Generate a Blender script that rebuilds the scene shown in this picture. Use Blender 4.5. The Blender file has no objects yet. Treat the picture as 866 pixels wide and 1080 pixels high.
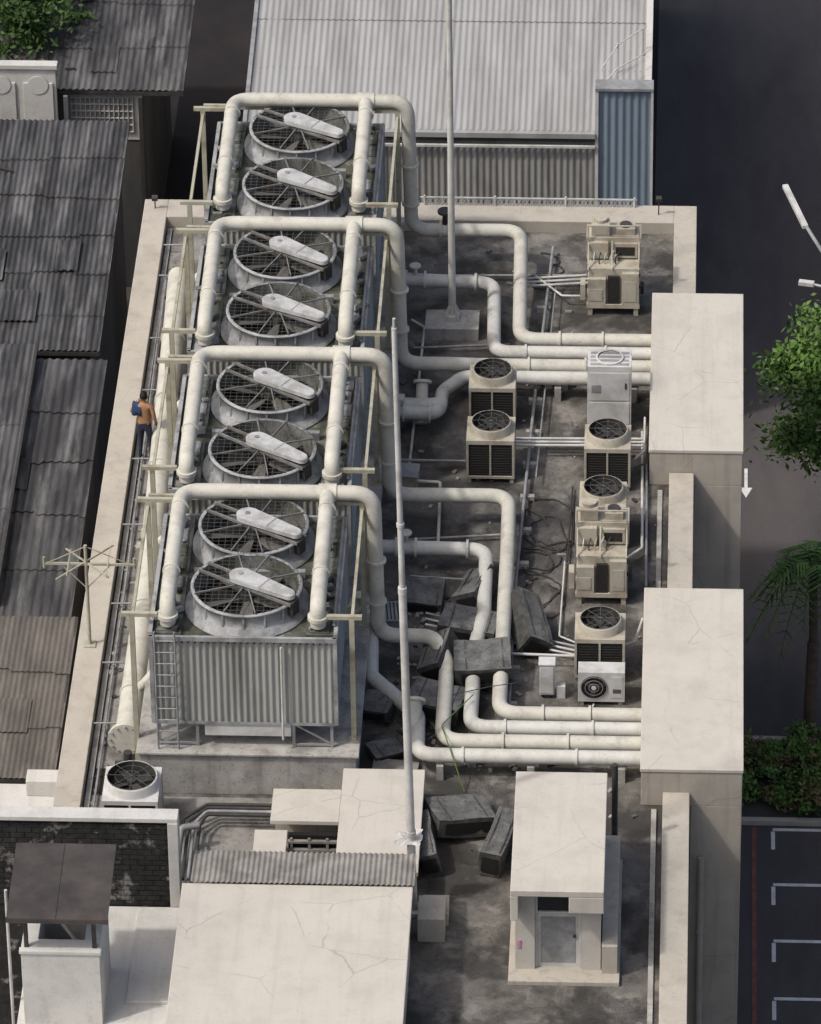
import bpy, bmesh, math, random
from mathutils import Vector, Matrix, Euler
from mathutils import noise as nz_
random.seed(7)
S=bpy.context.scene
rnd=random.random
def U_(a,b): return a+(b-a)*rnd()
# ------------------------------------------------------------ materials
def M(name,c1,c2=None,scale=3.,rough=.8,stain=None,ss=.5,sa=.6,slo=.45,shi=.62,bump=.25,metal=0.,
      stretch=(1,1,1),crack=None,light=None,ls=.35,la=.5,puddle=False,bscale=30.,crk=.28,speck=0.,spc=(.03,.03,.03),dist=.25,drip=0.):
    m=bpy.data.materials.new(name); m.use_nodes=True
    nt=m.node_tree; N=nt.nodes; L=nt.links
    b=N['Principled BSDF']; b.inputs['Roughness'].default_value=rough; b.inputs['Metallic'].default_value=metal
    if 'Specular IOR Level' in b.inputs: b.inputs['Specular IOR Level'].default_value=.3
    tc=N.new('ShaderNodeTexCoord'); mp=N.new('ShaderNodeMapping'); mp.inputs['Scale'].default_value=stretch
    L.new(tc.outputs['Object'],mp.inputs['Vector'])
    def noise(sc,det=6,dist=0.,src=None):
        n=N.new('ShaderNodeTexNoise'); n.inputs['Scale'].default_value=sc; n.inputs['Detail'].default_value=det
        n.inputs['Roughness'].default_value=.62; n.inputs['Distortion'].default_value=dist
        L.new((src or mp).outputs['Vector'],n.inputs['Vector']); return n.outputs['Fac']
    def ramp(f,lo,hi):
        r=N.new('ShaderNodeMapRange'); r.inputs['From Min'].default_value=lo; r.inputs['From Max'].default_value=hi
        r.clamp=True; L.new(f,r.inputs['Value']); return r.outputs['Result']
    def mul(f,k):
        r=N.new('ShaderNodeMath'); r.operation='MULTIPLY'; L.new(f,r.inputs[0])
        if isinstance(k,float) or isinstance(k,int): r.inputs[1].default_value=k
        else: L.new(k,r.inputs[1])
        return r.outputs[0]
    def mix(f,a,c):
        x=N.new('ShaderNodeMix'); x.data_type='RGBA'; L.new(f,x.inputs[0])
        for s,v in ((6,a),(7,c)):
            if isinstance(v,tuple): x.inputs[s].default_value=(v[0],v[1],v[2],1)
            else: L.new(v,x.inputs[s])
        return x.outputs[2]
    c2=c2 or tuple(k*.75 for k in c1)
    col=mix(ramp(noise(scale,8),.33,.67),c1,c2)
    if light: col=mix(mul(ramp(noise(ls,9,.4),.5,.62),float(la)),col,light)
    if stain: 
        st=ramp(noise(ss,10,dist),slo,shi)
        col=mix(mul(st,float(sa)),col,stain)
        if puddle:
            pf=noise(.5,5,.4)
            rr=N.new('ShaderNodeMapRange'); L.new(ramp(pf,.55,.62),rr.inputs['Value'])
            rr.inputs['To Min'].default_value=rough; rr.inputs['To Max'].default_value=.15
            L.new(rr.outputs[0],b.inputs['Roughness'])
            col=mix(mul(ramp(pf,.55,.59),.6),col,(.04,.037,.034))
        if drip:
            m2=N.new('ShaderNodeMapping'); m2.inputs['Scale'].default_value=(5,.35,.5) if drip>0 else (5,5,.35)
            L.new(tc.outputs['Object'],m2.inputs['Vector'])
            col=mix(mul(ramp(noise(1.,6,0,m2),.52,.68),abs(float(drip))),col,stain)
    if speck:
        col=mix(mul(ramp(noise(17.,3),.60,.66),float(speck)),col,spc)
    if crack:
        v=N.new('ShaderNodeTexVoronoi'); v.feature='DISTANCE_TO_EDGE'; v.inputs['Scale'].default_value=crack
        mm=N.new('ShaderNodeMix'); mm.data_type='RGBA'; mm.inputs[0].default_value=.12
        nn=N.new('ShaderNodeTexNoise'); nn.inputs['Scale'].default_value=2.2; nn.inputs['Detail'].default_value=6
        L.new(mp.outputs['Vector'],nn.inputs['Vector']); L.new(mp.outputs['Vector'],mm.inputs[6]); L.new(nn.outputs['Color'],mm.inputs[7])
        L.new(mm.outputs[2],v.inputs['Vector'])
        k=N.new('ShaderNodeMapRange'); k.inputs['From Min'].default_value=.0; k.inputs['From Max'].default_value=.007
        k.inputs['To Min'].default_value=1; k.inputs['To Max'].default_value=0; L.new(v.outputs['Distance'],k.inputs['Value'])
        col=mix(mul(mul(k.outputs[0],float(crk)),ramp(noise(.6,3),.46,.54)),col,tuple(x*.35 for x in c1))
    L.new(col,b.inputs['Base Color'])
    if bump:
        bp=N.new('ShaderNodeBump'); bp.inputs['Strength'].default_value=bump; bp.inputs['Distance'].default_value=.03
        L.new(noise(bscale,5),bp.inputs['Height']); L.new(bp.outputs['Normal'],b.inputs['Normal'])
    return m
deckM=M('roof_deck_bitumen',(.165,.155,.14),(.085,.08,.072),2.2,.85,stain=(.033,.031,.028),ss=.6,sa=.85,slo=.46,shi=.57,light=(.28,.265,.24),ls=1.1,la=.6,puddle=True,crack=.8,bump=.6,crk=.6,speck=.6)
walkM=M('walkway_screed',(.28,.27,.25),(.18,.172,.16),2.5,.85,stain=(.07,.065,.06),ss=1.3,sa=.7,slo=.47,shi=.6,speck=.5)
parM=M('parapet_concrete',(.44,.41,.35),(.38,.352,.30),1.5,.85,stain=(.2,.18,.15),ss=2.,sa=.35,slo=.5,shi=.7,crack=.7,speck=.3,spc=(.2,.18,.15),dist=0)
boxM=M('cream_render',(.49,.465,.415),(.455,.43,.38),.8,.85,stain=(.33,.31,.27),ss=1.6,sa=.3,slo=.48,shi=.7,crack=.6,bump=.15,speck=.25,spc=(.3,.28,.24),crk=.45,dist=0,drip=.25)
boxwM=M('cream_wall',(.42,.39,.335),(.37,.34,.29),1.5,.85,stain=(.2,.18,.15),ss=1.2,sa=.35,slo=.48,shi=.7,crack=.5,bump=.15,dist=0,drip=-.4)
plM=M('plinth_concrete',(.40,.39,.365),(.30,.292,.272),1.8,.88,stain=(.12,.115,.105),ss=1.3,sa=.6,slo=.48,shi=.64,speck=.4,drip=-.4)
wallM=M('building_wall',(.10,.097,.094),(.065,.063,.061),1.5,.85,stain=(.04,.04,.04),ss=.6,sa=.6,stretch=(1,1,.2))
whiteM=M('white_painted_concrete',(.53,.525,.50),(.485,.48,.455),1.2,.8,stain=(.3,.29,.265),ss=1.6,sa=.35,slo=.48,shi=.68,crack=.8,bump=.15,speck=.3,spc=(.25,.24,.21),dist=0,drip=.25)
pipeM=M('pipe_cream_paint',(.54,.53,.465),(.47,.46,.40),3.,.6,stain=(.24,.22,.175),ss=2.4,sa=.45,slo=.5,shi=.68,bump=.1,speck=.3,spc=(.22,.19,.13),dist=0)
pipeW=M('pipe_white_paint',(.56,.555,.515),(.48,.475,.435),3.,.6,stain=(.24,.225,.195),ss=2.2,sa=.45,slo=.5,shi=.68,bump=.1,speck=.3,spc=(.2,.18,.15),dist=0)
steelM=M('frame_cream_steel',(.39,.38,.295),(.31,.30,.23),4.,.65,stain=(.17,.12,.07),ss=2.5,sa=.6,slo=.52,shi=.66,bump=.1)
galvM=M('galvanised_steel',(.35,.357,.36),(.25,.257,.26),5.,.5,stain=(.16,.155,.15),ss=2.,sa=.6,metal=.2,bump=.1)
beamM=M('fan_beam_steel',(.22,.22,.215),(.14,.14,.136),5.,.6,stain=(.1,.08,.06),ss=3.,sa=.6,bump=.1)
sidM=M('tower_grey_siding',(.33,.335,.315),(.265,.27,.25),2.,.75,stain=(.14,.145,.12),ss=1.2,sa=.6,slo=.48,shi=.66,stretch=(1,1,.2),bump=.1)
frpM=M('fan_ring_fibreglass',(.37,.38,.385),(.27,.277,.28),2.5,.6,stain=(.11,.11,.105),ss=2.,sa=.7,slo=.46,shi=.63,bump=.1,speck=.5,spc=(.12,.11,.1))
covM=M('belt_cover_paint',(.48,.485,.48),(.385,.39,.385),4.,.55,stain=(.22,.215,.2),ss=3,sa=.6,bump=.1,speck=.3,spc=(.2,.2,.18))
topM=M('tower_top_grime',(.12,.12,.10),(.045,.05,.036),3.,.9,stain=(.03,.042,.02),ss=1.4,sa=.7,light=(.32,.32,.29),ls=1.7,la=.5)
trayM=M('tower_tray_panel',(.22,.225,.215),(.115,.12,.105),3.,.75,stain=(.04,.05,.03),ss=1.6,sa=.75,slo=.45,shi=.6)
blackM=M('black_void_shade',(.012,.0115,.011),(.008,.008,.008),3.,.9,bump=0)  # flat black stands in for the shade inside fans and openings
dkM=M('dark_steel',(.055,.053,.05),(.033,.031,.03),5.,.6)
bladeM=M('fan_blade',(.13,.124,.113),(.075,.071,.065),3.,.6,bump=.1)
wireM=M('guard_wire',(.13,.13,.12),(.09,.09,.085),8.,.6,bump=0)
acM=M('condenser_beige_paint',(.44,.41,.335),(.37,.345,.28),3.,.6,stain=(.2,.165,.12),ss=2.,sa=.6,slo=.48,shi=.66,bump=.1,speck=.4,spc=(.17,.13,.09))
acW=M('condenser_white_paint',(.56,.56,.54),(.485,.485,.465),3.,.55,stain=(.27,.26,.24),ss=2.,sa=.5,bump=.08)
coilM=M('condenser_coil',(.03,.028,.025),(.016,.015,.014),20.,.7)
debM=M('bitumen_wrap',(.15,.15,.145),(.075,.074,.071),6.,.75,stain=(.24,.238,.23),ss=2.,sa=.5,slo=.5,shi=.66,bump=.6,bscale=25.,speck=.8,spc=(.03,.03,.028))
debD=M('bitumen_wrap_dark',(.065,.064,.062),(.033,.033,.031),10.,.85,stain=(.11,.108,.1),ss=6.,sa=.5,bump=.5,speck=.5,spc=(.015,.015,.015))
asphM=M('asphalt',(.078,.071,.072),(.057,.051,.052),.8,.85,stain=(.11,.10,.093),ss=.16,sa=.6,slo=.45,shi=.65,bump=.3,stretch=(1.6,.5,1),speck=.3)  # the paler stretched stain layer paints sunlit streaks onto the road
alleyM=M('alley_asphalt_shaded',(.018,.016,.017),(.012,.011,.012),.8,.9,stain=(.03,.024,.023),ss=.3,sa=.6,bump=.3)  # asphalt darkened in its colour, standing in for shade in the alley
groundM=M('ground_earth',(.07,.065,.06),(.05,.048,.045),.5,.95)
paintM=M('road_paint',(.72,.71,.69),(.5,.5,.48),5.,.7,bump=0)
redM=M('red_kerb_paint',(.25,.09,.07),(.15,.06,.05),5.,.8)
roofDk=M('old_roof_sheet',(.097,.098,.10),(.056,.057,.059),1.2,.75,stain=(.025,.025,.027),ss=.8,sa=.8,slo=.45,shi=.57,stretch=(2.5,.4,1),light=(.17,.17,.17),ls=1.1,la=.6,speck=.4)
roofBr=M('brown_roof_sheet',(.15,.138,.123),(.10,.092,.083),1.5,.85,stain=(.06,.056,.05),ss=.9,sa=.6,stretch=(2.,.5,1),bump=.3,speck=.4)
roofLt=M('light_metal_roof',(.35,.35,.342),(.30,.30,.292),1.,.6,stain=(.2,.195,.185),ss=.8,sa=.5,stretch=(2.,.25,1),metal=.1,bump=.05)
clad=M('stained_cladding',(.31,.305,.29),(.245,.24,.225),1.,.6,stain=(.12,.115,.105),ss=.8,sa=.6,stretch=(1.5,1,.3),bump=.05)
blueM=M('blue_cladding',(.20,.255,.31),(.17,.22,.27),1.,.6,stain=(.12,.14,.16),ss=.8,sa=.5,stretch=(1,1,.3),bump=.05)
asbM=M('fibre_cement_sheet',(.29,.278,.255),(.2,.19,.175),2.,.9,stain=(.1,.095,.085),ss=1.2,sa=.6)
rustM=M('rusty_sheet',(.058,.05,.046),(.04,.035,.033),2.5,.4,stain=(.11,.095,.083),ss=1.2,sa=.5,slo=.46,shi=.7,dist=0)
mossW=M('mouldy_plaster',(.03,.03,.029),(.014,.014,.014),4.,.95,stain=(.26,.25,.235),ss=3.2,sa=.7,slo=.57,shi=.66,bump=.8,bscale=9.)
leafL=M('leaf_light',(.11,.20,.04),(.07,.14,.025),1.5,.6,bump=0)
leafD=M('leaf_dark',(.045,.09,.02),(.03,.062,.012),1.5,.6,bump=0)
leafO=M('leaf_russet',(.22,.17,.09),(.14,.12,.05),2.5,.7,bump=0)
barkM=M('bark',(.12,.09,.065),(.07,.055,.04),6.,.95,bump=.6)
glassM=M('dark_glass',(.03,.033,.036),(.02,.022,.025),2.,.15,bump=0)
skinM=M('skin',(.33,.17,.09),(.29,.15,.08),8.,.6,bump=0)
hairM=M('hair',(.012,.01,.009),(.008,.007,.006),20.,.7)
trouM=M('navy_trousers',(.028,.033,.06),(.02,.025,.045),10.,.9)
shirtM=M('orange_shirt',(.34,.19,.11),(.27,.15,.08),10.,.9)
clothM=M('blue_cloth',(.03,.05,.12),(.02,.035,.09),10.,.9)
tapeM=M('pink_tape',(.6,.25,.4),(.5,.2,.33),10.,.7,bump=0)

# ------------------------------------------------------------ mesh builder
class MB:
    def __init__(s,name): s.n=name; s.v=[]; s.f=[]; s.mi=[]; s.sm=[]; s.m=[]
    def mat(s,m):
        if m not in s.m: s.m.append(m)
        return s.m.index(m)
    def add(s,vs,fs,m,smooth=False):
        o=len(s.v); s.v+=[tuple(v) for v in vs]; k=s.mat(m)
        for f in fs: s.f.append([o+i for i in f]); s.mi.append(k); s.sm.append(smooth)
    def box(s,x0,x1,y0,y1,z0,z1,m):
        vs=[(x,y,z) for z in (z0,z1) for y in (y0,y1) for x in (x0,x1)]
        s.add(vs,[(0,2,3,1),(4,5,7,6),(0,1,5,4),(2,6,7,3),(0,4,6,2),(1,3,7,5)],m)
    def obox(s,c,size,rot,m):
        a,b,d=[k/2 for k in size]; R=rot.to_3x3() if hasattr(rot,'to_3x3') else rot
        vs=[Vector(c)+R@Vector((x,y,z)) for z in (-d,d) for y in (-b,b) for x in (-a,a)]
        s.add(vs,[(0,2,3,1),(4,5,7,6),(0,1,5,4),(2,6,7,3),(0,4,6,2),(1,3,7,5)],m)
    def bar(s,p0,p1,w,h,m):
        p0=Vector(p0);p1=Vector(p1);d=p1-p0;L=d.length;d.normalize()
        up=Vector((0,0,1)) if abs(d.z)<.95 else Vector((0,1,0))
        a=d.cross(up).normalized(); u=a.cross(d)
        R=Matrix((d,a,u)).transposed()
        s.obox((p0+p1)/2,(L,w,h),R,m)
    def cyl(s,p0,p1,r0,r1=None,n=16,m=None,caps=True):
        r1=r0 if r1 is None else r1
        p0=Vector(p0);p1=Vector(p1);d=(p1-p0).normalized()
        up=Vector((0,0,1)) if abs(d.z)<.95 else Vector((1,0,0))
        a=d.cross(up).normalized();b=d.cross(a)
        vs=[]
        for p,r in ((p0,r0),(p1,r1)):
            for i in range(n):
                t=2*math.pi*i/n; vs.append(p+a*(r*math.cos(t))+b*(r*math.sin(t)))
        s.add(vs,[(i,(i+1)%n,n+(i+1)%n,n+i) for i in range(n)],m,True)
        if caps:
            s.add(vs[:n],[tuple(range(n))[::-1]],m); s.add(vs[n:],[tuple(range(n))],m)
    def lathe(s,c,prof,n,m,smooth=True):
        vs=[]
        for r,z in prof:
            for i in range(n):
                t=2*math.pi*i/n; vs.append((c[0]+r*math.cos(t),c[1]+r*math.sin(t),c[2]+z))
        fs=[]
        for k in range(len(prof)-1):
            for i in range(n): fs.append((k*n+i,k*n+(i+1)%n,(k+1)*n+(i+1)%n,(k+1)*n+i))
        s.add(vs,fs,m,smooth)
    def tube(s,pts,r,m,fil=.3,n=14,caps=True,seg=6):
        P=[Vector(p) for p in pts]; Q=[P[0]]
        for i in range(1,len(P)-1):
            a=P[i-1]-P[i];b=P[i+1]-P[i]; ang=a.angle(b)
            if ang>3.1: Q.append(P[i]); continue
            k=min(fil/max(math.tan(ang/2),.05),a.length*.49,b.length*.49)
            A=P[i]+a.normalized()*k;B=P[i]+b.normalized()*k
            for j in range(seg+1):
                t=j/seg; Q.append(A*(1-t)**2+P[i]*2*t*(1-t)+B*t*t)
        Q.append(P[-1])
        rr=r if isinstance(r,(list,tuple)) else None
        vs=[];a=None
        for i,q in enumerate(Q):
            d=((Q[min(i+1,len(Q)-1)]-Q[max(i-1,0)])).normalized()
            if a is None:
                up=Vector((0,0,1)) if abs(d.z)<.9 else Vector((1,0,0)); a=d.cross(up).normalized()
            else: a=(a-d*a.dot(d)).normalized()
            b=d.cross(a)
            R_=r if rr is None else rr[0]+(rr[1]-rr[0])*i/(len(Q)-1)
            for j in range(n):
                t=2*math.pi*j/n; vs.append(q+a*(R_*math.cos(t))+b*(R_*math.sin(t)))
        fs=[(k*n+i,k*n+(i+1)%n,(k+1)*n+(i+1)%n,(k+1)*n+i) for k in range(len(Q)-1) for i in range(n)]
        s.add(vs,fs,m,True)
        if caps: s.add(vs[:n],[tuple(range(n))],m); s.add(vs[-n:],[tuple(range(n))],m)
    def flange(s,p,d,r,m,w=.05):
        p=Vector(p);d=Vector(d).normalized(); s.cyl(p-d*w/2,p+d*w/2,r,n=18,m=m)
    def corr(s,o,ux,uy,nx,pitch,amp,m,per=6,trap=False,rows=1,step=.012,jit=0):
        o=Vector(o);ux=Vector(ux);uy=Vector(uy); nrm=ux.cross(uy).normalized()
        cnt=max(1,int(ux.length/pitch)); N=cnt*per
        for r in range(rows):
            a=r/rows;b=(r+1)/rows
            vs=[]
            for i in range(N+1):
                ph=(i%per)/per
                h=amp*math.sin(2*math.pi*ph)
                pan=int(i/N*ux.length/1.0); rj=(math.sin(pan*12.9+r*7.3)*.5)*jit
                for k,q in enumerate((a,b)):
                    zoff=(step*(1-k)) if rows>1 else 0
                    yo=-.01*abs(math.sin(pan*3.7+r*5.1))*jit*20 if (k==0 and rows>1 and r>0) else 0
                    vs.append(o+ux*(i/N)+uy*(q)+uy.normalized()*yo+nrm*(h+zoff+rj*.02))
            s.add(vs,[(2*i,2*i+2,2*i+3,2*i+1) for i in range(N)],m,True)
    def build(s,bevel=0,parent=None,loc=None):
        me=bpy.data.meshes.new(s.n); me.from_pydata(s.v,[],s.f)
        for m in s.m: me.materials.append(m)
        me.polygons.foreach_set('material_index',s.mi); me.polygons.foreach_set('use_smooth',s.sm)
        me.update()
        o=bpy.data.objects.new(s.n,me); S.collection.objects.link(o)
        if bevel:
            b=o.modifiers.new('b','BEVEL'); b.width=bevel; b.segments=2; b.limit_method='ANGLE'; b.angle_limit=math.radians(50)
        if parent: o.parent=parent
        return o
def empty(n):
    e=bpy.data.objects.new(n,None); S.collection.objects.link(e); return e
RZ=lambda a:Matrix.Rotation(math.radians(a),3,'Z')
def EUL(x,y,z): return Euler((math.radians(x),math.radians(y),math.radians(z))).to_matrix()

# ------------------------------------------------------------ ground
g=MB('ground'); g.add([(-1500,-1500,-12.01),(1500,-1500,-12.01),(1500,1500,-12.01),(-1500,1500,-12.01)],[(0,1,2,3)],groundM); g.build()
g=MB('road'); g.add([(5.9,8.6,-12),(40,8.6,-12),(40,200,-12),(5.9,200,-12)],[(0,1,2,3)],asphM); g.add([(4.9,12.1,-12),(5.9,12.1,-12),(5.9,200,-12),(4.9,200,-12)],[(0,1,2,3)],asphM)
a=[(7.3,18.6),(7.46,19.05),(7.34,19.05),(7.34,19.9),(7.26,19.9),(7.26,19.05),(7.14,19.05)]
g.add([(x,y,-11.994) for x,y in a],[tuple(range(7))],paintM); g.build()
g=MB('service_alley'); g.add([(-8.1,12.1,-12.0),(4.9,12.1,-12.0),(4.9,200,-12.0),(-8.1,200,-12.0)],[(0,1,2,3)],alleyM); g.add([(-7.7,-30,-12.0),(-6.4,-30,-12.0),(-6.4,12.1,-12.0),(-7.7,12.1,-12.0)],[(0,1,2,3)],alleyM); g.build()
g=MB('parking_lot'); g.add([(7.0,-60,-11.996),(40,-60,-11.996),(40,5.2,-11.996),(7.0,5.2,-11.996)],[(0,1,2,3)],asphM)
for k in range(14):
    y=5.05-2.06*k
    g.box(7.9,12.6,y-.05,y+.05,-11.995,-11.99,paintM)
    g.box(7.86,7.95,y-.75,y-.08,-11.995,-11.989,paintM)
g.box(7.42,7.52,-60,5.1,-11.995,-11.985,redM); g.build()
g=MB('kerb'); g.box(7.0,40,5.2,5.35,-12,-11.86,parM); g.box(7.0,40,8.35,8.5,-12,-11.86,parM); g.build(.01)
g=MB('planting_bed'); g.box(7.0,40,5.35,8.35,-12,-11.9,groundM)
g.build()

def foliage(mb,c,rad,ncl,per,leaf,mats,spread,flat=.5):
    c=Vector(c); cl=[]
    for i in range(ncl):
        while True:
            d=Vector((U_(-1,1),U_(-1,1),U_(-1,1)))
            if .25<d.length<1: break
        d=d.normalized()*(.45+.55*rnd()**.6)
        p=c+Vector((d.x*rad[0],d.y*rad[1],d.z*rad[2])); cl.append(p)
        m=mats[0] if rnd()<.55 else mats[1 if len(mats)<3 or rnd()<.7 else 2]
        sp=spread*U_(.6,1.25)
        vs=[];fs=[]
        for j in range(per):
            q=p+Vector((random.gauss(0,sp),random.gauss(0,sp),random.gauss(0,sp*flat)))
            n=Vector((U_(-1,1),U_(-1,1),U_(.1,1.3))).normalized()
            a=n.orthogonal().normalized(); a=Matrix.Rotation(U_(0,6.28),3,n)@a; b=n.cross(a)
            L=leaf*U_(.6,1.3);w=L*.45;o=len(vs)
            vs+=[q-a*L,q-b*w,q+a*L,q+b*w]; fs.append((o,o+1,o+2,o+3))
        mb.add(vs,fs,m)
    return cl
def tree(name,base,ctr,rad,ncl,per,leaf,mats,spread,tr=.16):
    t=MB(name); b=Vector(base);c=Vector(ctr)
    top=c-Vector((0,0,rad[2]*.5))
    t.tube([b,b.lerp(top,.5)+Vector((.1,.05,0)),top],(tr,tr*.6),barkM,.5,10)
    cl=foliage(t,c,rad,ncl,per,leaf,mats,spread)
    for p in cl[::4]:
        t.tube([top-Vector((0,0,.3*rnd())),top.lerp(p,.5)+Vector((0,0,-.15)),p],(tr*.4,tr*.1),barkM,.3,6)
    t.build()
tree('broadleaf_tree',(10.1,14.9,-12),(10.0,14.9,-6.3),(2.5,2.5,2.1),95,150,.10,[leafL,leafD,leafL],.30)
tree('shade_tree',(-12.2,31.0,-12),(-12.0,30.6,-5.6),(2.4,1.8,1.6),70,120,.10,[leafD,leafD,leafD],.28)
t=MB('palm_tree'); t.tube([(8.75,8.9,-12),(8.8,8.95,-9.5),(8.75,8.95,-7.3)],(.15,.1),barkM,.5,10)
for k in range(22):
    az=k*2.4+U_(-.2,.2); el=U_(.1,1.1); L=U_(1.15,1.6)
    o=Vector((8.75,8.95,-7.3)); d=Vector((math.cos(az),math.sin(az),0)); sd=Vector((-math.sin(az),math.cos(az),0))
    pts=[o+d*(L*q*math.cos(el*.4))+Vector((0,0,L*(el*.9*q-1.25*q*q))) for q in [i/14 for i in range(15)]]
    t.tube(pts[::2],(.02,.006),leafD,.1,5)
    for i in range(2,15):
        w=.42*math.sin(math.pi*(i/15)**.7)+.08
        for sg in (-1,1):
            p=pts[i]; e=p+sd*(sg*w)+d*.18+Vector((0,0,-.12)); q=d*.04
            t.add([p-q,p+q,e],[(0,1,2)],leafL if rnd()<.65 else leafD)
t.build()
h=MB('shrub_planting')
for k in range(60):
    x=U_(7.2,11);y=U_(5.6,8.2); foliage(h,(x,y,-11.6),(.35,.35,.25),5,50,.07,[leafL,leafD,leafO] if rnd()<.5 else [leafO,leafL],.13)
h.build()
l=MB('street_lamp')
l.cyl((9.75,11.4,-12),(9.75,11.4,-1.9),.11,.07,12,galvM)
l.tube([(9.75,11.4,-1.95),(9.3,12.4,-1.9),(8.5,15.0,-1.95)],.045,galvM,.3,8)
l.obox((8.26,15.85,-1.95),(.13,1.9,.09),RZ(14),acW)
l.tube([(9.75,11.4,-2.2),(9.2,12.6,-2.2),(8.6,12.85,-2.2)],.035,galvM,.3,8)
l.obox((8.5,12.88,-2.2),(.35,.14,.09),RZ(-12),acW)
l.cyl((9.75,11.4,-12),(9.75,11.4,-11.8),.22,n=12,m=galvM); l.build()

# ------------------------------------------------------------ left neighbours
def low_house(name,x0,x1,y0,y1,zs,zn,mat,pitch=.16,amp=.022,rows=3,wall=wallM,ov=.25,wx1=None):
    e=empty(name)
    r=MB('roof'); r.corr((x0,y0,zs),(x1-x0,0,0),(0,y1-y0,zn-zs),0,pitch,amp,mat,rows=rows,jit=1,step=.035)
    r.bar((x0,y0+.02,zs-.07),(x1,y0+.02,zs-.07),.05,.1,dkM)
    r.bar((x1-.03,y0,zs-.06),(x1-.03,y1,zn-.06),.05,.12,dkM)
    for i in range(8):
        a=U_(max(x0,-12),x1-1.2); b=U_(y0+.5,y1-1.5); zz=zs+(zn-zs)*(b-y0)/(y1-y0)
        sl=math.degrees(math.atan2(zn-zs,y1-y0))
        if i<3: r.corr((a+.1,b-.6,zz+.03),(U_(.5,.9),0,0),(0,1.2,1.2*(zn-zs)/(y1-y0)),0,pitch,amp,mat)
        elif i<6: r.obox((a,b,zz+.07),(U_(.1,.7),.05,.05),EUL(sl,0,U_(-60,60)),random.choice([dkM,dkM,barkM]))
    r.build(parent=e)
    xw=wx1 if wx1 is not None else x1-ov
    w=MB('walls'); w.add([(x0+ov,y0+ov,-12),(xw,y0+ov,-12),(xw,y1-ov,-12),(x0+ov,y1-ov,-12),(x0+ov,y0+ov,zs-.08),(xw,y0+ov,zs-.08),(xw,y1-ov,zn-.1),(x0+ov,y1-ov,zn-.1)],
        [(0,1,5,4),(1,2,6,5),(2,3,7,6),(3,0,4,7),(4,5,6,7)],wall); w.build(parent=e)
    return e
e=low_house('workshop_house',-15,-7.05,27.75,36,-6.0,-5.4,roofDk,rows=4,wx1=-8.15)
w=MB('grille_window')
w.box(-10.1,-8.17,27.97,27.99,-7.55,-6.1,whiteM)
for i in range(14): w.box(-9.95+i*.12,-9.93+i*.12,27.9,27.94,-7.3,-6.3,whiteM)
for j in range(6): w.box(-9.97,-8.36,27.91,27.945,-7.3+j*.2,-7.28+j*.2,whiteM)
w.box(-9.97,-8.36,27.95,27.967,-7.3,-6.3,galvM)
w.box(-10.1,-10.0,27.6,27.7,-12,-6.1,whiteM); w.box(-8.2,-8.1,27.6,27.7,-12,-6.1,dkM); w.build(parent=e)
low_house('warehouse_house',-20,-8.15,15.55,24.9,-6.05,-5.2,roofDk,rows=6,pitch=.14)
low_house('metal_shed',-20,-7.85,4.5,14.5,-6.1,-5.6,roofDk,pitch=.2,rows=5)
sh=MB('lean_to_roof'); sh.corr((-14,4.9,-5.75),(4.45,0,0),(0,9.7,.5),0,.15,.02,roofDk,rows=3)
sh.bar((-9.55,4.9,-5.75),(-9.5,14.6,-5.2),.06,.08,dkM); sh.bar((-14,4.9,-5.85),(-9.55,4.9,-5.85),.08,.25,dkM); sh.build()
low_house('brown_roof_house',-20,-7.65,-1.6,4.3,-6.0,-5.85,roofBr,pitch=.12,amp=.012,rows=3)
n=MB('concrete_annex'); n.box(-20,-7.3,-26,-1.75,-12,-6.0,whiteM); n.box(-8.2,-7.3,-2.2,-1.76,-6,-5.6,whiteM); n.build(.02)
w=MB('ornamental_wall'); w.box(-16,-10.22,27.2,27.35,-12,-5.05,whiteM); w.box(-16.05,-10.17,27.14,27.41,-5.05,-4.93,whiteM)
for i in range(6):
    x=-15.8+i*.95
    w.box(x,x+.75,27.15,27.2,-6.8,-5.45,whiteM)
    w.cyl((x+.375,27.13,-5.5),(x+.375,27.16,-5.5),.26,n=20,m=whiteM)
w.build(.01)
# ------------------------------------------------------------ north building
e=empty('corrugated_warehouse')
r=MB('roof'); r.corr((-4.95,21.0,-3.05),(9.65,0,0),(0,22,2.6),0,.155,.015,roofLt,rows=5,step=.02)
for i in range(9):
    y=21.3+i*2.1; z=-3.05+(y-21)*2.6/22
    for j in range(62): r.box(-4.9+j*.155,-4.88+j*.155,y,y+.04,z+.012,z+.03,galvM)
r.build(parent=e)
r=MB('roof_trim')
r.bar((4.76,22.6,-2.78),(4.76,43,-.35),.16,.16,whiteM); r.bar((-4.98,21,-3.02),(-4.98,43,-.42),.1,.12,galvM)
r.box(-5.0,3.5,20.86,21.0,-3.16,-3.03,roofLt); r.box(-5.0,3.5,20.84,20.9,-3.42,-3.36,acW)
r.tube([(3.6,22.9,-2.4),(4.0,23.4,-2.0),(4.7,24.2,-1.9)],.015,whiteM,.1,6); r.tube([(3.6,22.4,-2.6),(4.0,22.7,-2.25),(4.7,23.4,-2.2)],.015,whiteM,.1,6)
for x,y in ((4.0,23.4),(4.6,24.1)): r.cyl((x,y,-2.8),(x,y,-1.95),.02,n=6,m=whiteM)
r.build(parent=e)
r=MB('walls'); r.box(-4.8,4.7,21.1,43,-12,-3.4,clad); r.corr((-4.9,20.98,-12),(8.45,0,0),(0,0,8.6),0,.155,.018,clad)
r.build(parent=e)
r=MB('blue_stair_tower'); r.box(3.56,4.84,21.0,21.3,-12,-1.85,blueM); r.corr((3.56,20.98,-12),(1.28,0,0),(0,0,10.15),0,.16,.02,blueM)
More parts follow.
